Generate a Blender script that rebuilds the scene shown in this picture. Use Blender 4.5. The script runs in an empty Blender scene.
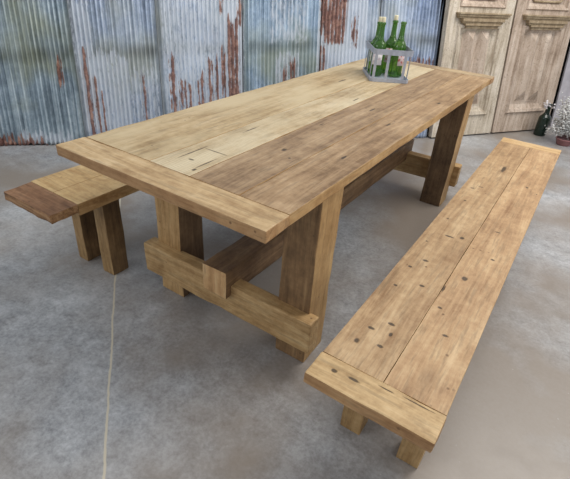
import bpy, bmesh, math, random
from mathutils import Vector, Matrix, noise
SC = bpy.context.scene
C = SC.collection
random.seed(7)

# ------------------------------------------------------------------ camera
F = Vector((-0.44345669, 0.72302029, -0.52970541))
Rt = Vector((0.82840705, 0.55625565, 0.06573743))
U = Vector((-0.34218112, 0.40966, 0.8456304))
cam = bpy.data.cameras.new('camera'); co = bpy.data.objects.new('camera', cam); C.objects.link(co)
m = Matrix.Identity(4)
for i in range(3):
    m[i][0] = Rt[i]; m[i][1] = U[i]; m[i][2] = -F[i]
m[0][3], m[1][3], m[2][3] = 0.9276, -0.7542, 1.3129
co.matrix_world = m
cam.sensor_fit = 'HORIZONTAL'; cam.sensor_width = 36
cam.lens = 453.4 / 570 * 36
cam.clip_start = 0.05
SC.camera = co

# ------------------------------------------------------------------ light
w = bpy.data.worlds.new('world'); SC.world = w; w.use_nodes = True
bg = w.node_tree.nodes['Background']
bg.inputs[0].default_value = (0.91, 0.95, 1.0, 1); bg.inputs[1].default_value = 0.50
def area(name, loc, target, sx, sy, power, col):
    l = bpy.data.lights.new(name, 'AREA'); l.shape = 'RECTANGLE'; l.size = sx; l.size_y = sy
    l.energy = power; l.color = col
    o = bpy.data.objects.new(name, l); C.objects.link(o); o.location = loc
    o.rotation_euler = (Vector(target) - Vector(loc)).to_track_quat('-Z', 'Y').to_euler()
    return o
area('daylight_opening', (-2.6, -3.6, 3.0), (0, 1.2, 0.3), 3.0, 2.4, 52, (0.93, 0.97, 1.0))
area('ceiling_lamp_row', (1.5, 2.5, 3.6), (0.5, 1.6, 0), 2.0, 3.0, 118, (1.0, 0.96, 0.90))
area('side_opening', (4.6, 0.4, 2.6), (0.3, 1.0, 0.3), 2.4, 2.0, 40, (0.95, 0.98, 1.0))
SC.view_settings.view_transform = 'Standard'; SC.view_settings.look = 'None'
SC.view_settings.gamma = 1; SC.view_settings.use_curve_mapping = False
SC.view_settings.exposure = 0.14

# ------------------------------------------------------------------ helpers
def lin(r, g, b):
    f = lambda c: (c/255/12.92) if c/255 <= .04045 else ((c/255+.055)/1.055)**2.4
    return (f(r), f(g), f(b), 1)

def link(name, bm, mats, parent=None, smooth=False):
    me = bpy.data.meshes.new(name); bm.to_mesh(me); bm.free()
    for mt in (mats if isinstance(mats, (list, tuple)) else [mats]): me.materials.append(mt)
    if smooth:
        for p in me.polygons: p.use_smooth = True
    o = bpy.data.objects.new(name, me); C.objects.link(o)
    if parent: o.parent = parent
    return o
def tag(o, label, cat, group=None, kind=None):
    o['label'] = label; o['category'] = cat
    if group: o['group'] = group
    if kind: o['kind'] = kind
    return o
def thing(name, label, cat, loc=(0, 0, 0), rz=0, group=None):
    o = bpy.data.objects.new(name, None); C.objects.link(o); o.location = loc; o.rotation_euler = (0, 0, rz)
    o.empty_display_size = .05
    return tag(o, label, cat, group)
def box(bm, x0, x1, y0, y1, z0, z1, mi=0, bev=0):
    vs = [bm.verts.new(p) for p in ((x0,y0,z0),(x1,y0,z0),(x1,y1,z0),(x0,y1,z0),(x0,y0,z1),(x1,y0,z1),(x1,y1,z1),(x0,y1,z1))]
    fs = [bm.faces.new([vs[i] for i in q]) for q in ((3,2,1,0),(4,5,6,7),(0,1,5,4),(1,2,6,5),(2,3,7,6),(3,0,4,7))]
    for f in fs: f.material_index = mi
    if bev:
        es = {e for f in fs for e in f.edges}
        bmesh.ops.bevel(bm, geom=list(es), offset=bev, segments=2, affect='EDGES', profile=.6)
    return vs
def cuts(bm, step):
    """slice a mesh into a regular grid so it can be made slightly uneven"""
    for ax in range(3):
        lo = min(v.co[ax] for v in bm.verts); hi = max(v.co[ax] for v in bm.verts)
        n = int((hi-lo)/step)
        for k in range(1, n+1):
            t = lo + (hi-lo)*k/(n+1)
            no = [0, 0, 0]; no[ax] = 1; pt = [0, 0, 0]; pt[ax] = t
            bmesh.ops.bisect_plane(bm, geom=bm.verts[:]+bm.edges[:]+bm.faces[:], plane_co=pt, plane_no=no, dist=1e-5)
def timber(name, x0, x1, y0, y1, z0, z1, mats, parent, bev=.004, warp=.0015, step=.07, sides=None, seed=0, chips=0, split=True):
    """a sawn reclaimed board or post: eased, slightly waney edges; sides maps face normal -> slot"""
    bm = bmesh.new(); box(bm, x0, x1, y0, y1, z0, z1, 0, bev)
    cuts(bm, step)
    for v in bm.verts:
        n1 = noise.noise_vector(v.co*9 + Vector((seed*3.1, 0, 0)))
        v.co += n1*warp
        if chips:
            # wear on the long arrises
            ex = min(abs(v.co.x-x0), abs(v.co.x-x1)); ey = min(abs(v.co.y-y0), abs(v.co.y-y1)); ez = min(abs(v.co.z-z0), abs(v.co.z-z1))
            near = sorted((ex, ey, ez))
            if near[1] < bev*1.5:
                k = max(0, noise.noise(v.co*14+Vector((seed, 5, 2))))*chips
                c = Vector(((x0+x1)/2, (y0+y1)/2, (z0+z1)/2)); d = c-v.co
                v.co += Vector((math.copysign(min(abs(d.x), k), d.x)*(ex < bev*2), math.copysign(min(abs(d.y), k), d.y)*(ey < bev*2), math.copysign(min(abs(d.z), k), d.z)*(ez < bev*2)))
    bm.normal_update()
    if sides:
        for f in bm.faces: f.material_index = sides(f.normal)
    o = link(name, bm, mats, parent)
    return o

# ------------------------------------------------------------------ node materials
class NT:
    def __init__(s, name):
        s.m = bpy.data.materials.new(name); s.m.use_nodes = True; s.t = s.m.node_tree
        s.b = s.t.nodes['Principled BSDF']
    def n(s, typ, **k):
        o = s.t.nodes.new(typ)
        for a, v in k.items():
            if a.startswith('i_'):
                key = a[2:]; o.inputs[int(key) if key.isdigit() else key].default_value = v
            else: setattr(o, a, v)
        return o
    def l(s, a, b): s.t.links.new(a, b)
    def coords(s, scale=(1, 1, 1), loc=(0, 0, 0)):
        tc = s.n('ShaderNodeTexCoord'); mp = s.n('ShaderNodeMapping')
        mp.inputs['Scale'].default_value = scale; mp.inputs['Location'].default_value = loc
        s.l(tc.outputs['Object'], mp.inputs['Vector']); return mp.outputs[0]
    def noise(s, vec, scale, detail=4, rough=.55, dist=0):
        n = s.n('ShaderNodeTexNoise'); n.inputs['Scale'].default_value = scale; n.inputs['Detail'].default_value = detail
        n.inputs['Roughness'].default_value = rough; n.inputs['Distortion'].default_value = dist
        s.l(vec, n.inputs['Vector']); return n.outputs[0]
    def ramp(s, fac, stops):
        r = s.n('ShaderNodeValToRGB'); e = r.color_ramp.elements
        while len(e) < len(stops): e.new(.5)
        for i, (p, c) in enumerate(stops):
            e[i].position = p; e[i].color = c if len(c) == 4 else (*c, 1)
        s.l(fac, r.inputs[0]); return r.outputs[0]
    def rng(s, v, a, b, c=0, d=1):
        r = s.n('ShaderNodeMapRange'); r.inputs[1].default_value = a; r.inputs[2].default_value = b
        r.inputs[3].default_value = c; r.inputs[4].default_value = d; r.clamp = True
        s.l(v, r.inputs[0]); return r.outputs[0]
    def mix(s, fac, a, b, mode='MIX'):
        r = s.n('ShaderNodeMix', data_type='RGBA', blend_type=mode)
        for sock, v in ((r.inputs[0], fac), (r.inputs[6], a), (r.inputs[7], b)):
            if hasattr(v, 'links'): s.l(v, sock)
            else: sock.default_value = v
        return r.outputs[2]
    def math(s, op, a, b=0):
        r = s.n('ShaderNodeMath', operation=op)
        for sock, v in ((r.inputs[0], a), (r.inputs[1], b)):
            if hasattr(v, 'links'): s.l(v, sock)
            else: sock.default_value = v
        return r.outputs[0]
    def bump(s, h, strength, dist=.002):
        b = s.n('ShaderNodeBump'); b.inputs['Strength'].default_value = strength; b.inputs['Distance'].default_value = dist
        s.l(h, b.inputs['Height']); s.l(b.outputs[0], s.b.inputs['Normal'])
    def out(s, col, rough=.6, metal=0, spec=.5):
        for k, v in (('Base Color', col), ('Roughness', rough), ('Metallic', metal), ('Specular IOR Level', spec)):
            if hasattr(v, 'links'): s.l(v, s.b.inputs[k])
            else: s.b.inputs[k].default_value = v
        return s.m

def wood(name, dark, mid, light, axis='y', seed=0, knots=.5, spots=(), saw=0, rough=.55, grain=1.0, cracks=(), pale=None):
    """aged timber: grain stretched along axis, knots, nail holes at spots [(x,y,z,r)], saw marks across"""
    t = NT(name)
    a = 'xyz'.index(axis)
    s1 = [30*grain]*3; s1[a] = 2.2
    s2 = [85]*3; s2[a] = 9
    off = (seed*1.73, seed*2.31, seed*.77)
    v0 = t.coords((1, 1, 1), off); v1 = t.coords(s1, off); v2 = t.coords(s2, off)
    g1 = t.noise(v1, 1.0, 7, .68, .7); g2 = t.noise(v2, 1.0, 4, .65)
    big = t.noise(v0, 4.5, 5, .62); mot = t.noise(v0, 34, 4, .7)
    f = t.math('ADD', t.math('ADD', t.math('MULTIPLY', g1, .40), t.math('MULTIPLY', g2, .16)), t.math('ADD', t.math('MULTIPLY', big, .26), t.math('MULTIPLY', mot, .18)))
    col = t.ramp(f, [(.395, dark), (.5, mid), (.60, light)])
    streak = t.ramp(t.rng(g2, .50, .66, 0, .8), [(0, (0, 0, 0)), (1, (1, 1, 1))])
    dk = tuple(c*.45 for c in dark[:3])+(1,)
    col = t.mix(t.math('MULTIPLY', streak, .55), col, dk)
    # knots
    vk = [5.5]*3; vk[a] = 2.6
    vo = t.n('ShaderNodeTexVoronoi'); vo.inputs['Scale'].default_value = 1
    t.l(t.coords(vk, off), vo.inputs['Vector'])
    kn = t.rng(vo.outputs['Distance'], .03, .16, knots, 0)
    col = t.mix(t.math('MULTIPLY', kn, .8), col, dk)
    # small pits and worm holes
    vp = t.n('ShaderNodeTexVoronoi'); vp.inputs['Scale'].default_value = 26
    t.l(v0, vp.inputs['Vector'])
    pit = t.math('MULTIPLY', t.rng(vp.outputs['Distance'], .07, .14, 1, 0), t.rng(t.noise(v0, 7, 1), .56, .66, 0, .7))
    col = t.mix(pit, col, dk)
    if pale:
        col = t.mix(t.rng(t.noise(t.coords([4 if i != a else 1.5 for i in range(3)], (seed, 3, 1)), 1.4, 4, .6), .42, .62, 0, .8), col, pale)
    hgt = t.math('ADD', t.math('MULTIPLY', g1, .6), t.math('ADD', t.math('MULTIPLY', g2, .5), t.math('MULTIPLY', mot, .4)))
    hgt = t.math('SUBTRACT', hgt, t.math('ADD', pit, kn))
    if saw:
        ss = [1]*3; ss[a] = 1
        wv = t.n('ShaderNodeTexWave', wave_type='BANDS', bands_direction=axis.upper())
        wv.inputs['Scale'].default_value = 32; wv.inputs['Distortion'].default_value = 5; wv.inputs['Detail'].default_value = 2
        t.l(v0, wv.inputs['Vector'])
        col = t.mix(t.math('MULTIPLY', t.rng(wv.outputs[1], .55, .95), saw), col, dark)
        hgt = t.math('SUBTRACT', hgt, t.math('MULTIPLY', wv.outputs[1], saw))
    if spots:
        tc = t.n('ShaderNodeTexCoord')
        wob = t.n('ShaderNodeTexNoise'); wob.inputs['Scale'].default_value = 45
        t.l(tc.outputs['Object'], wob.inputs['Vector'])
        acc = None
        for (x, y, z, sx, sy) in spots:
            sb = t.n('ShaderNodeVectorMath', operation='SUBTRACT'); t.l(tc.outputs['Object'], sb.inputs[0]); sb.inputs[1].default_value = (x, y, z)
            dv = t.n('ShaderNodeVectorMath', operation='DIVIDE'); t.l(sb.outputs[0], dv.inputs[0]); dv.inputs[1].default_value = (sx, sy, .03)
            ln = t.n('ShaderNodeVectorMath', operation='LENGTH'); t.l(dv.outputs[0], ln.inputs[0])
            d = t.math('ADD', ln.outputs['Value'], t.math('MULTIPLY', wob.outputs[0], 1.1))
            d = t.rng(d, 1.2, 1.7, 1, 0)
            acc = d if acc is None else t.math('MAXIMUM', acc, d)
        col = t.mix(t.math('MULTIPLY', acc, .85), col, lin(52, 42, 34))
        hgt = t.math('SUBTRACT', hgt, acc)
    t.bump(hgt, .55, .0022)
    return t.out(col, t.rng(g1, .3, .7, rough+.08, rough-.08), 0, .35)

# ------------------------------------------------------------------ floor, walls
def concrete():
    t = NT('polished_concrete')
    v = t.coords()
    n1 = t.noise(v, 1.3, 5, .6, .6); n2 = t.noise(v, 15, 7, .7, .3); n3 = t.noise(v, 70, 4, .7)
    f = t.math('ADD', t.math('MULTIPLY', n1, .32), t.math('ADD', t.math('MULTIPLY', n2, .36), t.math('MULTIPLY', n3, .32)))
    col = t.ramp(f, [(.38, lin(120, 120, 122)), (.5, lin(164, 165, 167)), (.61, lin(196, 197, 199))])
    warm = t.rng(t.noise(t.coords((1, 1, 1), (4, 9, 0)), 1.3, 4, .55), .36, .60, 0, .9)
    col = t.mix(warm, col, lin(138, 126, 114))  # brownish floor tone, deepened to stand in for shade near the trestle
    # pale specks and scratches
    vs = t.n('ShaderNodeTexVoronoi'); vs.inputs['Scale'].default_value = 22; t.l(v, vs.inputs['Vector'])
    sp = t.math('MULTIPLY', t.rng(vs.outputs['Distance'], .03, .07, 1, 0), t.rng(n2, .5, .6, 0, .6))
    col = t.mix(sp, col, lin(205, 203, 198))
    # filled saw joint running across the slab
    tc = t.n('ShaderNodeTexCoord')
    wb = t.n('ShaderNodeTexNoise'); wb.inputs['Scale'].default_value = 35; t.l(tc.outputs['Object'], wb.inputs['Vector'])
    wl = t.n('ShaderNodeTexNoise'); wl.inputs['Scale'].default_value = 3; t.l(tc.outputs['Object'], wl.inputs['Vector'])
    dt = t.n('ShaderNodeVectorMath', operation='DOT_PRODUCT'); t.l(tc.outputs['Object'], dt.inputs[0])
    nx, ny = 0.6232, 0.7280
    px, py = -0.587+.019, 0.233+.0
    L = math.hypot(nx, ny); nx /= L; ny /= L
    dt.inputs[1].default_value = (nx, ny, 0)
    d = t.math('SUBTRACT', dt.outputs['Value'], nx*px+ny*py)
    d = t.math('ADD', d, t.math('MULTIPLY', t.math('SUBTRACT', wb.outputs[0], .5), .006))
    d = t.math('ADD', d, t.math('MULTIPLY', t.math('SUBTRACT', wl.outputs[0], .5), .02))
    d = t.math('ABSOLUTE', d)
    ln = t.rng(d, .0026, .0048, .9, 0)
    col = t.mix(ln, col, lin(206, 196, 174))
    t.bump(t.math('ADD', n2, t.math('MULTIPLY', n3, .5)), .12, .002)
    return t.out(col, t.rng(n2, .3, .7, .30, .46), 0, .5)
bm = bmesh.new(); box(bm, -6, 6, -3.5, 9, -.12, 0)
link('floor', bm, concrete())['kind'] = 'structure'

def plain(name, col, rough=.7, metal=0, sc=8, amt=.25, spec=.5):
    t = NT(name); n = t.noise(t.coords(), sc, 5, .6)
    dk = tuple(c*(1-amt) for c in col[:3])+(1,)
    t.bump(n, .15, .002)
    return t.out(t.ramp(n, [(.35, dk), (.65, col)]), rough, metal, spec)

# corrugated wall frame: origin at its foot, h along, d up the lean, n towards the room
WP = Vector((-2.48, .75, 0)); WH = Vector((2.36, 2.55, 0)).normalized()
WN = Vector((.7197, -.6661, .1958)).normalized(); WD = WN.cross(WH).normalized()
if WD.z < 0: WD = -WD
WN = WH.cross(WD)*-1
if WN.x < 0: WN = -WN
def frame_obj(o, P, X, Y, Z):
    mm = Matrix.Identity(4)
    for i in range(3): mm[i][0] = X[i]; mm[i][1] = Y[i]; mm[i][2] = Z[i]; mm[i][3] = P[i]
    o.matrix_world = mm
# local axes: X = h, Y = into the wall (-n), Z = up
def wall_frame(o, h0=0, z0=0, y0=0):
    Y = WD.cross(WH)
    frame_obj(o, WP + WH*h0 + WD*z0 + Y*y0, WH, Y, WD)
dark_wall = plain('dark_backing_boards', lin(46, 42, 40), .9)
bm = bmesh.new(); box(bm, -1.4, 3.47, .03, .10, 0, 2.25)
o = link('wall_left', bm, dark_wall); wall_frame(o); o['kind'] = 'structure'

def sheet_mat(name, seed, tint=(0, 0, 0), warm=0.0):
    t = NT(name)
    off = (seed*2.7, 0, seed*1.3)
    v = t.coords((1, 1, 1), off)
    st = t.noise(t.coords((52, 1, 1.1), off), 1, 5, .65, .2)  # streak contrast also stands in for light and shade on the corrugations
    mot = t.noise(v, 22, 5, .7, .5); big = t.noise(v, 3.0, 3, .5)
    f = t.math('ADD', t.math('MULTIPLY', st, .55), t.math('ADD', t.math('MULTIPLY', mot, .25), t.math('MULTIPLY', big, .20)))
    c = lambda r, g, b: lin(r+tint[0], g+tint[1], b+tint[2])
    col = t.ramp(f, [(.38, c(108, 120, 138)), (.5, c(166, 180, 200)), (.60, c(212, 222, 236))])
    yel = t.rng(t.noise(t.coords((1, 1, .8), (seed+3, 0, 2)), 2.2, 3, .5), .48, .66, 0, .55+warm)
    col = t.mix(yel, col, c(172, 172, 150))
    at = t.n('ShaderNodeAttribute', attribute_name='wear'); sep = t.n('ShaderNodeSeparateColor'); t.l(at.outputs['Color'], sep.inputs[0])
    fine = t.noise(t.coords((60, 1, 14), off), 1, 5, .7)
    edge = lambda src, lo=.32, hi=.5: t.rng(t.math('ADD', src, t.math('MULTIPLY', t.math('SUBTRACT', fine, .5), 1.7)), lo, hi)
    # darker band along the seam, sheet edges and foot
    col = t.mix(t.math('MULTIPLY', sep.outputs[2], .75), col, c(104, 108, 106))
    # flaking white oxide, then rust
    col = t.mix(t.math('MULTIPLY', edge(sep.outputs[1]), .75), col, lin(208, 214, 222))
    rc = t.ramp(mot, [(.35, lin(84, 48, 38)), (.5, lin(122, 78, 62)), (.66, lin(170, 130, 112))])
    rm = edge(sep.outputs[0])
    col = t.mix(t.math('MULTIPLY', rm, .92), col, rc)
    t.bump(t.math('ADD', mot, rm), .25, .001)
    return t.out(col, t.rng(rm, 0, 1, .42, .85), t.rng(rm, 0, 1, .35, 0), .5)

seam = lambda h: .60 + .062*h
# rust patches measured along the wall: h0, h1, z0, z1, strength
RUST = [(.635, .668, .0, .68, 1.1), (.688, .712, .0, .52, 1.0), (.735, .75, .05, .40, .9), (.455, .495, .42, .60, .95), (1.02, 1.06, .15, .52, .62), (1.23, 1.28, .15, .66, .8), (1.29, 1.36, .15, .50, .6),
        (1.575, 1.60, .30, .66, .9), (1.625, 1.655, .30, .72, .95), (1.675, 1.765, .30, .90, 1.05), (1.44, 1.49, .2, .52, .8), (1.36, 1.40, .2, .45, .6), (1.52, 1.56, .3, .6, .8), (1.72, 1.75, .5, .80, .7),
        (1.62, 1.65, .92, 1.2, .7), (1.75, 1.785, .85, 1.2, .8), (2.10, 2.14, .3, .60, .7), (2.16, 2.21, .3, .64, .9),
        (2.40, 2.62, .82, 1.6, 1.1), (2.44, 2.60, .76, 1.2, 1.0), (2.41, 2.46, .3, .75, .6), (2.66, 2.72, .72, 1.02, .6), (2.55, 2.58, .3, .62, .5),
        (3.16, 3.50, .3, .66, .8), (3.05, 3.1, .3, .7, .5), (-.4, .30, -.1, .05, 1.0), (.1, .5, -.1, .02, .8), (-.2, .16, -.1, .085, .9)]
WHITE = [(.60, .95, .1, .66, .55), (.59, .72, .55, 1.0, .55), (.95, 1.15, .15, .56, .45), (1.2, 1.8, .1, 1.2, .50), (1.66, 1.80, .3, 1.2, .75), (1.45, 1.7, .7, 1.2, .5), (2.05, 2.24, .3, .7, .5), (2.38, 2.8, .3, 1.3, .62), (2.0, 2.3, .75, 1.3, .42), (.15, .5, .0, .10, .6), (2.65, 2.8, .6, 1.2, .62)]
def cover(lst, h, z):
    b = 0
    for h0, h1, z0, z1, s in lst:
        dh = min(h-h0, h1-h)/.018; 
        wob = .05*noise.noise(Vector((h*30, z0*7, 1)))+.06*noise.noise(Vector((h*90, 4, z1)))
        dz = min(z-(z0), (z1+wob)-z)/.05
        b = max(b, s*max(0, min(1, .5+dh))*max(0, min(1, .5+dz)))
    return b
def sheet(name, label, h0, h1, z0, z1, y, mat, group, pitch=.0305, amp=.0072, ragged=0):
    nx = int((h1-h0)/pitch*8); nz = max(12, int((z1-z0)/.025))
    bm = bmesh.new(); lay = bm.verts.layers.float_color.new('wear')
    g = []
    for j in range(nz+1):
        row = []
        for i in range(nx+1):
            h = h0+(h1-h0)*i/nx; zz = z0+(z1-z0)*j/nz
            if j == 0: zz += ragged*abs(noise.noise(Vector((h*22, 3, 1)))) + seam_off(h, z0)
            if j == nz: zz += seam_off(h, z1)
            dent = .006*noise.noise(Vector((h*5, 1, zz*4)))
            v = bm.verts.new((h-h0, y-amp*(1+.35*noise.noise(Vector((h*4, 2, zz*3))))*math.sin(2*math.pi*h/pitch)+dent, zz-z0))
            band = max(0, 1-abs(zz-seam(h)-.005)/.06)**.7*(.75+.5*noise.noise(Vector((h*12, 0, zz*8))))
            jn = max(0, 1-(h-h0)/.05)*1.1
            jn2 = max(0, 1-(h1-h)/.02)*.6
            low = max(0, 1-zz/.10)*.45
            ph = .5+.5*math.sin(2*math.pi*h/pitch + 1.2*noise.noise(Vector((h*3, 0, zz*2))))
            bare = noise.noise(Vector((h*40, 3, zz*9)))
            v[lay] = (cover(RUST, h, zz)*(.42+.58*ph+.35*bare), cover(WHITE, h, zz), max(0, min(1, max(band*.95, jn, jn2, low))), 1)
            row.append(v)
        g.append(row)
    for j in range(nz):
        for i in range(nx): bm.faces.new((g[j][i], g[j][i+1], g[j+1][i+1], g[j+1][i]))
    o = link(name, bm, mat, None, True)
    o.modifiers.new('thickness', 'SOLIDIFY').thickness = .0015
    wall_frame(o, h0, z0); tag(o, label, 'metal sheet', group)
    return o
def seam_off(h, z): return 0
HJ = [-.62, -.02, .585, 1.165, 1.79, 2.41, 2.95, 3.49]
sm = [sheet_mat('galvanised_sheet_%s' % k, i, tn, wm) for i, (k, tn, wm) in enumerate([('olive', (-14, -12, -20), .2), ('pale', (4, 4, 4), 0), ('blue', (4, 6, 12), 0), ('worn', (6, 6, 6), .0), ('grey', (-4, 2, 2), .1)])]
labs = ['corrugated metal sheet outside the left end, with a rusty foot', 'olive-grey corrugated metal sheet at the far left, its ragged rusty foot on the floor',
        'corrugated metal sheet with dark red rust streaks, behind the near left table corner', 'corrugated metal sheet with flaking white coating and a tall brown rust patch at its right',
        'plain grey corrugated metal sheet between the two brown rust patches', 'corrugated metal sheet with the broad brown rust patch at its top, left of the bottles',
        'blue-grey corrugated metal sheet behind the bottles, next to the old door leaf']
kinds = [0, 0, 1, 3, 4, 3, 2]
HJ = [-.62, -.02, .585, 1.165, 1.79, 2.41, 2.90, 3.45]
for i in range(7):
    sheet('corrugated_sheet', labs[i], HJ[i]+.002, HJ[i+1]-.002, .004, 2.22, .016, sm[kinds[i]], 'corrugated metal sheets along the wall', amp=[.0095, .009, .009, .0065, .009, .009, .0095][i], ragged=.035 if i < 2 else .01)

# ------------------------------------------------------------------ old double doors
DP = Vector((-.122, 3.315, 0)); DH = Vector((.74, 1.07, 0)).normalized()
DU = Vector((-.0755, .0522, .9958)).normalized()
DY = DU.cross(DH).normalized()       # into the wall
if DY.dot(Vector((-1, 1, 0))) < 0: DY = -DY
def door_frame(o, u=0, y=0, z=0): frame_obj(o, DP + DH*u + DY*y + DU*z, DH, DY, DU)
SH = -.055                            # the leaves sag sideways
def shear(bm):
    for v in bm.verts: v.co.x += SH*v.co.z
def door_wood(name, seed, dk, md, lt):
    t = NT(name); off = (seed*3.3, 1, seed)
    v = t.coords((1, 1, 1), off)
    g = t.noise(t.coords((26, 26, 2.2), off), 1, 5, .65, .8); p = t.noise(v, 38, 5, .75, .6); b = t.noise(v, 4, 4, .6)
    f = t.math('ADD', t.math('MULTIPLY', g, .45), t.math('ADD', t.math('MULTIPLY', p, .3), t.math('MULTIPLY', b, .25)))
    col = t.ramp(f, [(.39, dk), (.5, md), (.60, lt)])
    ao = t.n('ShaderNodeTexVoronoi'); ao.inputs['Scale'].default_value = 55; t.l(v, ao.inputs['Vector'])
    col = t.mix(t.math('MULTIPLY', t.rng(p, .54, .64), .6), col, lin(122, 102, 84))
    t.bump(t.math('ADD', g, p), .5, .003)
    return t.out(col, .8, 0, .2)
dw = [door_wood('limed_old_pine_grey', 1, lin(150, 136, 118), lin(196, 184, 166), lin(222, 212, 198)), door_wood('limed_old_pine_pink', 2, lin(144, 126, 110), lin(188, 170, 154), lin(212, 198, 184)),
      door_wood('limed_old_pine_moulding', 3, lin(122, 104, 82), lin(160, 142, 116), lin(188, 172, 146))]
def wedge_frame(bm, x0, x1, z0, z1, wd, y0, yo, yi, mi=0):
    """picture-frame moulding; rises from y0 to yo at the outer edge, falls to yi inside; mitred corners"""
    rings = []
    for k, y in ((0, y0), (.12, yo), (.45, yo*.8+yi*.2), (.55, yo*.45+yi*.55), (1, yi)):
        d = wd*k
        rings.append([bm.verts.new(p) for p in ((x0+d, y, z0+d), (x1-d, y, z0+d), (x1-d, y, z1-d), (x0+d, y, z1-d))])
    for a, b in zip(rings, rings[1:]):
        for i in range(4):
            f = bm.faces.new((a[i], a[(i+1) % 4], b[(i+1) % 4], b[i])); f.material_index = mi
def ridge(bm, x0, x1, z0, z1, y, hgt, mi=0):
    """raised bevelled field with a sharp vertical ridge and pointed ends"""
    xm = (x0+x1)/2; e = (x1-x0)*.7
    a = [bm.verts.new(p) for p in ((x0, y, z0), (x1, y, z0), (x1, y, z1), (x0, y, z1))]
    r = [bm.verts.new((xm, y-hgt, z0+e)), bm.verts.new((xm, y-hgt, z1-e))]
    for q in ((a[0], a[1], r[0]), (a[1], a[2], r[1], r[0]), (a[2], a[3], r[1]), (a[3], a[0], r[0], r[1])): bm.faces.new(q).material_index = mi
def leaf(u0, width, base, label, seed, gap=0.0):
    root = thing('door_leaf', label, 'door', group='pair of old carved door leaves')
    door_frame(root, u0, 0, .012)
    Hh = 2.25; T = .05; st = .115
    px0, px1 = st, width-st
    # stiles and rails, with the recess between them
    bm = bmesh.new()
    box(bm, 0, px0, -T/2, T/2, 0, Hh, 0, .004); box(bm, px1, width, -T/2, T/2, 0, Hh, 0, .004)
    for z0, z1 in ((0, .19), (.915, 1.06), (Hh-.15, Hh)): box(bm, px0-.002, px1+.002, -T/2+.001, T/2, z0, z1, 0, .003)
    shear(bm); link('door_frame', bm, base, root)
    # lower panel
    bm = bmesh.new()
    box(bm, px0-.01, px1+.01, .002, .016, .18, .93)
    wedge_frame(bm, px0-.012, px1+.012, .178, .93, .075, -T/2, -T/2-.018, .0, 0)
    shear(bm); p = link('lower_panel', bm, base, root)
    bm = bmesh.new(); a, b = px0+.085, px1-.085; xm = (a+b)/2
    box(bm, a-.004, b+.004, -.001, .004, .275, .90)
    ridge(bm, a+.006, xm-.012, .285, .90, -.001, .05); ridge(bm, xm+.012, b-.006, .285, .90, -.001, .05)
    shear(bm); link('raised_field', bm, dw[1], p)
    # cornice over the lower panel: stacked mouldings stepping in downwards
    bm = bmesh.new(); c = width/2
    for hw, z0, z1, pr in ((.275, .998, 1.012, .055), (.268, .982, .998, .046), (.262, .968, .982, .036), (.225, .945, .968, .044), (.212, .930, .945, .034), (.19, .915, .930, .040), (.175, .895, .915, .026)):
        hw = hw*width/.69*.98
        box(bm, c-hw, c+hw, -T/2-pr, -T/2+.01, z0, z1, 0, .003)
    shear(bm); link('cornice_moulding', bm, dw[2], root)
    # upper carved panel
    bm = bmesh.new()
    box(bm, px0-.01, px1+.01, .002, .016, 1.05, Hh-.13)
    wedge_frame(bm, px0-.012, px1+.012, 1.05, Hh-.14, .05, -T/2, -T/2-.012, .0, 0)
    shear(bm); p = link('upper_panel', bm, dw[1], root)
    bm = bmesh.new()     # rounded bead inside the upper panel
    x0, x1, z0, z1, r = px0+.06, px1-.06, 1.115, Hh-.2, .05
    pts = []
    for cx, cz, a0 in ((x1-r, z1-r, 0), (x0+r, z1-r, 90), (x0+r, z0+r, 180), (x1-r, z0+r, 270)):
        for k in range(7): an = math.radians(a0+k*15); pts.append(Vector((cx+r*math.cos(an), -.006, cz+r*math.sin(an))))
    tube(bm, pts, .009, closed=True)
    shear(bm); link('carved_bead', bm, dw[2], p, True)
    bm = bmesh.new(); cz = (1.115+Hh-.2)/2     # carved rosette with petals
    for k in range(12):
        an = k*math.pi/6
        mt = Matrix.Translation((c+.07*math.cos(an), -.008, cz+.07*math.sin(an))) @ Matrix.Rotation(-an, 4, 'Y') @ Matrix.Diagonal((.05, .012, .018, 1))
        bmesh.ops.create_icosphere(bm, subdivisions=2, radius=1, matrix=mt)
    bmesh.ops.create_icosphere(bm, subdivisions=2, radius=1, matrix=Matrix.Translation((c, -.012, cz)) @ Matrix.Diagonal((.03, .014, .03, 1)))
    shear(bm); link('carved_rosette', bm, dw[2], p, True)
    return root
def tube(bm, pts, r, closed=False, seg=8, rs=None):
    rings = []; n = len(pts)
    for i, p in enumerate(pts):
        a = pts[(i-1) % n] if (closed or i > 0) else p; b = pts[(i+1) % n] if (closed or i < n-1) else p
        d = (b-a).normalized(); up = Vector((0, 0, 1)) if abs(d.z) < .9 else Vector((1, 0, 0))
        s = d.cross(up).normalized(); t2 = s.cross(d)
        rr = rs[i] if rs else r
        rings.append([bm.verts.new(p+(s*math.cos(2*math.pi*k/seg)+t2*math.sin(2*math.pi*k/seg))*rr) for k in range(seg)])
    for i in range(n if closed else n-1):
        A, B = rings[i], rings[(i+1) % n]
        for k in range(seg): bm.faces.new((A[k], A[(k+1) % seg], B[(k+1) % seg], B[k]))
    if not closed: bm.faces.new(rings[0][::-1]); bm.faces.new(rings[-1])
leaf(0, .685, dw[0], 'carved cream-washed old door leaf, left of the pair, partly behind the table end', 1)
leaf(.705, .712, dw[1], 'carved pinkish-cream old door leaf, right of the pair, beside the dark bottle', 2)

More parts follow.
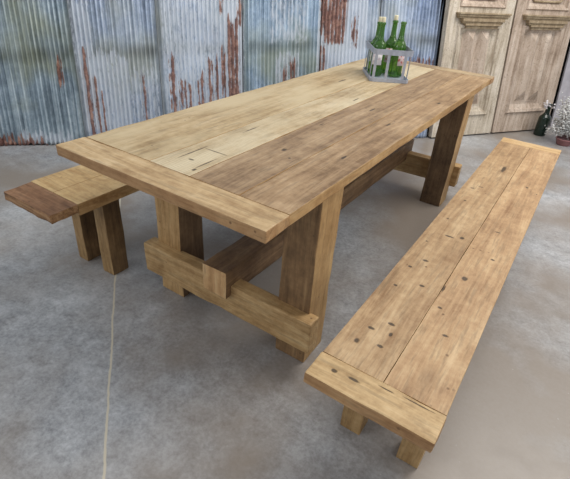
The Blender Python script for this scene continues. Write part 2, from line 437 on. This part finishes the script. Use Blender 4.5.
black_wall = plain('dark_gap_shade', lin(20, 17, 18), .95)  # near-black colour stands in for the shade in the gap by the doors
bm = bmesh.new(); box(bm, -.02, 1.75, .12, .18, 0, 2.25); o = link('wall_back', bm, black_wall); door_frame(o); o['kind'] = 'structure'
pale_wall = plain('pale_limewashed_wall', lin(188, 184, 190), .85, 0, 14, .2)
bm = bmesh.new(); box(bm, 1.556, 3.6, .045, .06, 0, 2.25); shear(bm); o = link('wall_right', bm, pale_wall); door_frame(o); o['kind'] = 'structure'

# ------------------------------------------------------------------ timber palettes
honey = (lin(138, 104, 66), lin(178, 145, 102), lin(202, 172, 128))
oak = (lin(134, 104, 72), lin(172, 142, 102), lin(198, 170, 130))
pale = (lin(146, 124, 92), lin(190, 168, 132), lin(214, 196, 164))
brown = (lin(112, 88, 66), lin(154, 128, 98), lin(182, 156, 124))
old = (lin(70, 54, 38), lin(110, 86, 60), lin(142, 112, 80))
TT = .76
top_l = wood('tan_plank_wood', *[lin(140, 116, 82), lin(180, 156, 118), lin(202, 180, 144)], 'y', 1, .35, spots=[(-.2, 1.55, TT, .006, .05), (-.12, 1.75, TT, .008, .04), (-.03, 1.5, TT, .006, .03)], pale=lin(198, 180, 146))
top_p = wood('pale_sawn_plank_wood', *pale, 'y', 2, .3, saw=.3, spots=[(-.06, .25, TT, .003, .07), (.035, .21, TT, .003, .06), (0, .30, TT, .05, .0025), (-.02, .2, TT, .012, .004), (.04, .15, TT, .006, .01), (.03, 1.25, TT, .005, .03), (-.06, .55, TT, .003, .05)], pale=lin(210, 196, 166))
top_b = wood('brown_weathered_plank_wood', *brown, 'y', 3, .45, spots=[(.145, .47, TT, .008, .014), (.20, .42, TT, .005, .006), (.10, .8, TT, .004, .02), (.16, 1.15, TT, .005, .03)])
top_r = wood('tan_brown_plank_wood', *[lin(116, 90, 64), lin(158, 130, 98), lin(188, 160, 126)], 'y', 4, .4, spots=[(.33, .55, TT, .005, .02), (.3, 1.0, TT, .005, .025), (.35, 1.5, TT, .006, .02)])
end_n = wood('honey_end_board_wood', lin(150, 120, 84), lin(190, 162, 122), lin(212, 188, 150), 'x', 5, .25)
end_f = wood('far_end_board_wood', lin(120, 100, 82), lin(166, 144, 114), lin(196, 174, 138), 'x', 6, .3)
edge_w = wood('fresh_cut_edge_wood', lin(138, 102, 62), lin(178, 142, 96), lin(202, 170, 124), 'y', 7, .2)
edge_x = wood('sawn_end_edge_wood', lin(128, 92, 58), lin(166, 128, 88), lin(186, 150, 108), 'x', 8, .1)
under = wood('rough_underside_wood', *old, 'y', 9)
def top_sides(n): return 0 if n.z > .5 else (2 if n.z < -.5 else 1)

# ------------------------------------------------------------------ dining table
W, L, TH = .408, 2.446, .036
tb = thing('dining_table', 'long reclaimed-wood trestle dining table with mixed tan and brown planks', 'table', (0, L/2, 0))
loc = lambda y: y - L/2
def tboard(name, x0, x1, y0, y1, mats, **k):
    # mesh kept in room coordinates so that grain and nail holes land where measured
    o = timber(name, x0, x1, y0, y1, TT-TH, TT, mats, tb, sides=top_sides, **k); o.location = (0, -L/2, 0); return o
g = .0008
for i, (x0, x1, mt) in enumerate(((-W, -.105, top_l), (-.105, .062, top_p), (.062, .243, top_b), (.243, W, top_r))):
    o = tboard('top_plank', x0+g, x1-g, .108, L-.108, [mt, edge_w, under], seed=i, bev=.0025, warp=.0012, chips=.0025)
    o['label'] = ['wide tan plank', 'pale sawn plank', 'dark brown weathered plank', 'tan-brown plank at the bench side'][i]
tboard('end_board', -W-.004, W+.004, 0, .108-g, [end_n, edge_x, under], seed=5, bev=.004, warp=.002, chips=.0025)
tboard('end_board', -W-.003, W+.003, L-.108+g, L, [end_f, edge_x, under], seed=6, bev=.004, warp=.002, chips=.0025)
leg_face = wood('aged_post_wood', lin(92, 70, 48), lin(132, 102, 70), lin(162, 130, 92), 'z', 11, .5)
leg_lit = wood('lit_post_wood', lin(142, 108, 66), lin(176, 140, 94), lin(196, 162, 114), 'z', 12, .5)  # lit copy of the post wood, brightness put into the colour
leg_shaded = wood('shaded_post_wood', lin(66, 49, 35), lin(108, 84, 60), lin(138, 110, 80), 'z', 13, .5)  # shaded copy of the post wood, shade put into the colour
beam_w = wood('beam_wood', lin(140, 106, 66), lin(180, 146, 100), lin(204, 174, 128), 'x', 14, .55)
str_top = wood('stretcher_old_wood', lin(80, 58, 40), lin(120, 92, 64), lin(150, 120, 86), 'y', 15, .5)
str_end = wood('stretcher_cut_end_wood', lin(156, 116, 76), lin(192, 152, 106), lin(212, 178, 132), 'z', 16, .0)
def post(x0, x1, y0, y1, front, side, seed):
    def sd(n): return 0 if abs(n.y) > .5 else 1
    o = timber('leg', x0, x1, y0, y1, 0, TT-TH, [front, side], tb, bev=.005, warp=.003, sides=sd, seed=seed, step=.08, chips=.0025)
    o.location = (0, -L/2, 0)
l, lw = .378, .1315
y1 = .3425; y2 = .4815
post(-l, -l+lw, y1, y2, leg_lit, leg_shaded, 1)
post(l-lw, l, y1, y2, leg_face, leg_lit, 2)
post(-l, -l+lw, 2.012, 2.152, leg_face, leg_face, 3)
post(l-lw, l, 2.012, 2.152, leg_shaded, leg_lit, 4)
for (ya, yb, sd) in ((.2955, .358, 5), (2.137, 2.200, 6)):
    o = timber('cross_beam', -.415, .415, ya, yb, .107, .247, [beam_w], tb, bev=.007, warp=.004, seed=sd, step=.06, chips=.0025); o.location = (0, -L/2, 0)
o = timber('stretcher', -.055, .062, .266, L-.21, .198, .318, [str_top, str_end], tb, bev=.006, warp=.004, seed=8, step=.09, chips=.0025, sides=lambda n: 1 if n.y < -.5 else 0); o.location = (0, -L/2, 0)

# ------------------------------------------------------------------ benches
bt_l = wood('bench_left_plank_wood', lin(138, 106, 74), lin(176, 145, 108), lin(200, 172, 134), 'y', 21, .4,
    spots=[(.64, .12, .45, .008, .010), (.65, .19, .45, .010, .006), (.69, .24, .45, .012, .006), (.70, .14, .45, .010, .006), (.705, .20, .45, .005, .01), (.63, .42, .45, .008, .006), (.63, .55, .45, .007, .006), (.70, .47, .45, .010, .006), (.66, .62, .45, .012, .008), (.62, .75, .45, .005, .005), (.68, .84, .45, .02, .006), (.72, .86, .45, .008, .01), (.63, .98, .45, .006, .005), (.64, 1.2, .45, .006, .006), (.63, 1.36, .45, .01, .006), (.66, 1.40, .45, .012, .004), (.70, 1.72, .45, .01, .05)])
bt_r = wood('bench_right_plank_wood', lin(140, 106, 74), lin(180, 146, 108), lin(204, 174, 134), 'y', 22, .4,
    spots=[(.83, .29, .45, .010, .006), (.78, .40, .45, .007, .006), (.80, .60, .45, .010, .012), (.76, .50, .45, .004, .02), (.85, .78, .45, .008, .006), (.82, 1.0, .45, .012, .004), (.84, 1.55, .45, .008, .012), (.89, 1.5, .45, .004, .006)])
be_n = wood('bench_end_board_wood', lin(154, 122, 82), lin(196, 166, 122), lin(218, 192, 150), 'x', 23, .35, spots=[(.642, -.01, .45, .008, .006), (.692, -.006, .45, .02, .005), (.77, .015, .45, .02, .002), (.85, .02, .45, .04, .002)])
be_f = wood('bench_far_board_wood', lin(156, 122, 80), lin(196, 162, 116), lin(214, 186, 142), 'x', 24, .2)
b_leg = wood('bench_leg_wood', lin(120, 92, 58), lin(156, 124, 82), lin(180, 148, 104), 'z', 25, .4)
b_leg_d = wood('bench_leg_shaded_side_wood', lin(76, 56, 36), lin(112, 86, 56), lin(138, 108, 74), 'z', 26, .5)  # darker copy for the table-facing side, its shade painted in
x0, x1, ya, yb, hb, tb_ = .588, .912, -.058, 2.29, .4527, .034
bn = thing('bench', 'long tan plank bench with nail holes, in front at the right of the table', 'bench', ((x0+x1)/2, 1.1, 0), group='plank benches beside the table')
def bpart(name, a, b, c, d, z0, z1, mats, root, ox, oy, **k):
    if name == 'seat_plank': k['bev'] = .0012; k['chips'] = 0; k['warp'] = .0008
    o = timber(name, a, b, c, d, z0, z1, mats, root, **k); o.location = (-ox, -oy, 0); return o
ox, oy = (x0+x1)/2, 1.1
bpart('seat_plank', x0, .756-g, .032, yb-.10, hb-tb_, hb, [bt_l, edge_w, under], bn, ox, oy, sides=top_sides, bev=.003, warp=.0015, seed=11, chips=.0025)
bpart('seat_plank', .756+g, x1, .032, yb-.10, hb-tb_, hb, [bt_r, edge_w, under], bn, ox, oy, sides=top_sides, bev=.003, warp=.0015, seed=12, chips=.0025)
bpart('end_board', x0-.004, x1+.002, ya, .032-g, hb-tb_-.002, hb+.001, [be_n, edge_x, under], bn, ox, oy, sides=top_sides, bev=.005, warp=.002, seed=13, chips=.0025)
bpart('end_board', x0-.002, x1+.002, yb-.10+g, yb, hb-tb_, hb, [be_f, edge_x, under], bn, ox, oy, sides=top_sides, bev=.004, warp=.002, seed=14, chips=.0025)
for (a, b) in ((.618, .690), (.818, .890)):
    for (c, d) in ((.19, .262), (1.97, 2.042)):
        bpart('leg', a, b, c, d, 0, hb-tb_, [b_leg], bn, ox, oy, bev=.004, warp=.002, seed=a*10+c, chips=.0025)

b2 = thing('bench', 'plank bench with a dark rough waney end board, left of the table', 'bench', (-.705, 1.15, 0), group='plank benches beside the table')
ox, oy = -.705, 1.15
sp2 = wood('far_bench_plank_wood', lin(156, 122, 80), lin(192, 162, 116), lin(212, 186, 142), 'x', 31, .35, grain=.5)
sp3 = wood('far_bench_end_dark_wood', lin(88, 60, 42), lin(128, 94, 68), lin(156, 120, 90), 'x', 32, .4)
bark = wood('waney_edge_wood', lin(70, 44, 28), lin(150, 112, 76), lin(186, 148, 108), 'x', 33, .5, grain=1.6)
a0, a1 = -.862, -.550
bpart('seat_plank', a0, -.706-g, .117, 2.3, hb-.05, hb, [sp2, edge_w, under], b2, ox, oy, sides=top_sides, bev=.003, seed=21, chips=.0025)
bpart('seat_plank', -.706+g, a1, .117, 2.3, hb-.05, hb, [sp2, edge_w, under], b2, ox, oy, sides=top_sides, bev=.003, seed=22, chips=.0025)
bpart('end_board', a0, a1, 2.3+g, 2.42, hb-.05, hb, [sp3, edge_x, under], b2, ox, oy, sides=top_sides, bev=.004, seed=23, chips=.0025)
bm = bmesh.new(); box(bm, a0+.008, a1+.002, 0, .117-g, hb-.036, hb, 0, .003); cuts(bm, .014)
for v in bm.verts:                   # waney front: undercut, lumpy
    fr = max(0, 1-v.co.y/.07)
    dn = (hb-v.co.z)/.05
    v.co.y += fr*dn*(-.002+.005*noise.noise(v.co*20)) + fr*.003*noise.noise(Vector((v.co.x*14, 0, v.co.z*40)))
    v.co.z += .0015*noise.noise(v.co*30) - fr*.002*(1-dn)
    v.co.x += .004*noise.noise(Vector((1, v.co.y*30, v.co.z*30)))
bm.normal_update()
for f in bm.faces: f.material_index = 0 if f.normal.z > .6 else (1 if f.normal.y < -.2 or f.normal.x > .4 else 2)
o = link('end_board', bm, [sp3, bark, under], b2); o.location = (-ox, -oy, 0); o['label'] = 'dark rough end board with a waney edge'
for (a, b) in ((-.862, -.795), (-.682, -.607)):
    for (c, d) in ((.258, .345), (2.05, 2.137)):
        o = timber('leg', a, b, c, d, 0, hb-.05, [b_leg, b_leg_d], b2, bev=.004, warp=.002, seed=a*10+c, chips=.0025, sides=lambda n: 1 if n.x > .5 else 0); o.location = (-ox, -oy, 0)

# ------------------------------------------------------------------ bottles and carrier on the table
def glass(name, col, rough=.05, dens=1):
    t = NT(name); t.out(col, rough, 0, .6)
    t.b.inputs['Transmission Weight'].default_value = .75*dens; t.b.inputs['IOR'].default_value = 1.48
    return t.m
green_glass = glass('green_bottle_glass', lin(96, 150, 60)); dark_glass = glass('dark_green_glass', lin(24, 44, 34), .08, .4)
def label_mat(name, base, ink):
    t = NT(name); v = t.coords((1, 1, 1))
    vo = t.n('ShaderNodeTexNoise'); vo.inputs['Scale'].default_value = 55; vo.inputs['Detail'].default_value = 1; t.l(v, vo.inputs['Vector'])
    return t.out(t.mix(t.rng(vo.outputs[0], .56, .6, 0, .85), base, ink), .6)
lab_white = label_mat('white_label_paper', lin(236, 232, 232), lin(206, 190, 196)); lab_pink = label_mat('pink_label_paper', lin(226, 206, 206), lin(192, 84, 84))
cork = plain('cork', lin(226, 216, 184), .85, 0, 60, .15)
def lathe(bm, prof, seg=28, cap0=True, cap1=True, z0=0):
    rings = [[bm.verts.new((r*math.cos(2*math.pi*k/seg), r*math.sin(2*math.pi*k/seg), z+z0)) for k in range(seg)] for r, z in prof]
    for A, B in zip(rings, rings[1:]):
        for k in range(seg): bm.faces.new((A[k], A[(k+1) % seg], B[(k+1) % seg], B[k]))
    if cap0: bm.faces.new(rings[0][::-1])
    if cap1: bm.faces.new(rings[-1])
def bottle(name, label, loc, hgt, R, mat, lab, corked, face, group=None, tilt=None, lw_=1.9):
    t = thing(name, label, 'bottle', loc, group=group)
    H = hgt
    prof = [(R*.82, 0), (R*.97, .004), (R, .012), (R, H*.53), (R*.98, H*.565), (R*.90, H*.60), (R*.74, H*.635), (R*.52, H*.675), (R*.42, H*.72), (R*.36, H*.9), (R*.36, H*.955), (R*.43, H*.958), (R*.43, H*.985), (R*.36, H)]
    bm = bmesh.new(); lathe(bm, prof); link('glass_body', bm, mat, t, True)
    if lab:
        bm = bmesh.new(); n = 14; g_ = []
        for j in range(2):
            g_.append([bm.verts.new(((R+.0008)*math.cos(face+(k/n-.5)*lw_), (R+.0008)*math.sin(face+(k/n-.5)*lw_), H*(.22 if j == 0 else .49))) for k in range(n+1)])
        for k in range(n): bm.faces.new((g_[0][k], g_[0][k+1], g_[1][k+1], g_[1][k]))
        o = link('paper_label', bm, lab, t, True); sd = o.modifiers.new('thickness', 'SOLIDIFY'); sd.thickness = .0004
    if corked:
        bm = bmesh.new(); lathe(bm, [(R*.29, H-.002), (R*.31, H+.004), (R*.30, H+.022), (R*.26, H+.025)], 16); link('cork', bm, cork, t, True)
    if tilt: t.rotation_euler = tilt
    return t
face_cam = lambda x, y: math.atan2(-.7542-y, .9276-x)
zt = TT+.008
bl = [((-.122, 1.80), .300-.025, 'green wine bottle with cork and white label, front left in the carrier', lab_white, 1, -.05),
      ((-.174, 1.880), .300-.034, 'green corked wine bottle, back left, mostly hidden behind the white-labelled one', lab_white, 1, 0),
      ((-.102, 1.925), .300-.020, 'green corked wine bottle standing at the back right of the carrier', lab_pink, 1, -.3),
      ((-.032, 1.868), .284, 'green wine bottle without a cork, front right in the carrier', lab_pink, 0, .9)]
for (x, y), H, lb, lm, ck, df in bl:
    bottle('wine_bottle', lb, (x, y, zt+.0), H, .037, green_glass, lm, ck, face_cam(x, y)+df, 'green bottles in the carrier', lw_=1.5)

zinc = plain('galvanised_zinc', lin(178, 184, 198), .45, .3, 40, .25)
P2 = Vector((-.085, 1.655, 0)); ex = Vector((.83, .56, 0)).normalized(); ey = Vector((-ex.y, ex.x, 0))
ang = math.atan2(ex.y, ex.x); lx, ly = .212, .290
cad = thing('bottle_carrier', 'grey galvanised metal bottle carrier holding green bottles on the table', 'bottle carrier', (P2.x, P2.y, TT), ang)
# local frame: x along the front face, y backwards
ch = .012
def outline(inset=0):
    a = inset
    return [(ch, a), (lx-ch, a), (lx-a, ch), (lx-a, ly-ch), (lx-ch, ly-a), (ch, ly-a), (a, ly-ch), (a, ch)]
def band(bm, z0, z1, t=.0022, flare=0):
    o_, i_ = outline(), outline(t)
    rings = [[bm.verts.new((x, y, z)) for x, y in pl] for pl, z in ((o_, z0), (o_, z1), (i_, z1), (i_, z0))]
    for q in range(4):
        A, B = rings[q], rings[(q+1) % 4]
        for k in range(8): bm.faces.new((A[k], A[(k+1) % 8], B[(k+1) % 8], B[k]))
bm = bmesh.new(); pts = outline(.001)
lo = [bm.verts.new((x, y, .001)) for x, y in pts]; hi = [bm.verts.new((x, y, .005)) for x, y in pts]
bm.faces.new(lo[::-1]); bm.faces.new(hi)
for k in range(8): bm.faces.new((lo[k], lo[(k+1) % 8], hi[(k+1) % 8], hi[k]))
link('base_tray', bm, zinc, cad)
bm = bmesh.new(); band(bm, .001, .020); link('base_rim', bm, zinc, cad)
bm = bmesh.new(); band(bm, .140, .168); link('top_band', bm, zinc, cad)
def strap(x, y, wx, wy):
    bm = bmesh.new(); box(bm, x-wx/2, x+wx/2, y-wy/2, y+wy/2, .004, .166, 0, .0005); link('upright_strap', bm, zinc, cad)
for fx in (.05, .37, .80): strap(lx*fx+.004, .0026, .015, .0022)
for fx in (.12, .5, .88): strap(lx*fx, ly-.0026, .015, .0022)
for fy in (.16, .5, .84): strap(.0026, ly*fy, .0022, .015); strap(lx-.0026, ly*fy, .0022, .015)
# ------------------------------------------------------------------ dark bottle and frosted bush by the doors
def bottle2():
    x, y = .668, 4.225
    t = bottle('wine_bottle', 'dark green bottle with a white-tied neck standing on the floor by the doors', (x, y, .0), .30, .054, dark_glass, None, 0, 0)
    bm = bmesh.new()
    for k in range(26):
        an = random.uniform(2.2, 6.6); z = random.uniform(.262, .318); rr = .022+random.uniform(0, .03)
        bmesh.ops.create_icosphere(bm, subdivisions=1, radius=random.uniform(.006, .012), matrix=Matrix.Translation((rr*math.cos(an), rr*math.sin(an), z)) @ Matrix.Rotation(random.random()*3, 4, 'X') @ Matrix.Diagonal((1, .5, 1.3, 1)))
    link('white_tie', bm, plain('white_tissue', lin(236, 232, 236), .8, 0, 30, .1), t, True)
bottle2()

white_leaf = plain('frosted_white_leaves', lin(226, 226, 224), .75, 0, 25, .18)
stem_m = plain('grey_twig', lin(150, 138, 130), .85, 0, 30, .3)
bx, by = .895, 4.075
bush = thing('frosted_bush', 'white frosted bushy plant in a reddish pot at the right edge beside the dark bottle', 'plant', (bx, by, 0))
bm = bmesh.new(); lathe(bm, [(.05, 0), (.058, .004), (.072, .05), (.078, .052), (.078, .062), (.070, .062), (.064, .05)], 28)
link('pot', bm, plain('reddish_pot', lin(160, 112, 112), .6, 0, 20, .2), bush, True)
bmS = bmesh.new(); bmL = bmesh.new()
for s in range(70):
    an = random.uniform(0, 2*math.pi); out = random.uniform(.01, .19); top = random.uniform(.06, .53)*(1-.3*out/.19)
    p0 = Vector((.03*math.cos(an), .03*math.sin(an), .075)); p2 = Vector((out*math.cos(an), out*math.sin(an), top+.03)); p1 = (p0+p2)/2+Vector((.02*math.cos(an), .02*math.sin(an), .04))
    pts = [p0.lerp(p1, k/4).lerp(p1.lerp(p2, k/4), k/4) for k in range(5)]
    tube(bmS, pts, .002, seg=5)
    for q in range(34):
        k = random.uniform(.25, 1.05); c = p0.lerp(p1, k).lerp(p1.lerp(p2, k), k) + Vector([random.gauss(0, .016) for _ in range(3)])
        if c.z < .03 or (Vector((c.x+bx-.668, c.y+by-4.225)).length < .085 and c.z < .33): continue
        rot = Matrix.Rotation(random.random()*6.28, 4, 'Z') @ Matrix.Rotation(random.random()*3.14, 4, 'X')
        bmesh.ops.create_icosphere(bmL, subdivisions=1, radius=1, matrix=Matrix.Translation(c) @ rot @ Matrix.Diagonal((random.uniform(.008, .016), random.uniform(.006, .010), .003, 1)))
link('stems', bmS, stem_m, bush, True); link('leaves', bmL, white_leaf, bush, True)
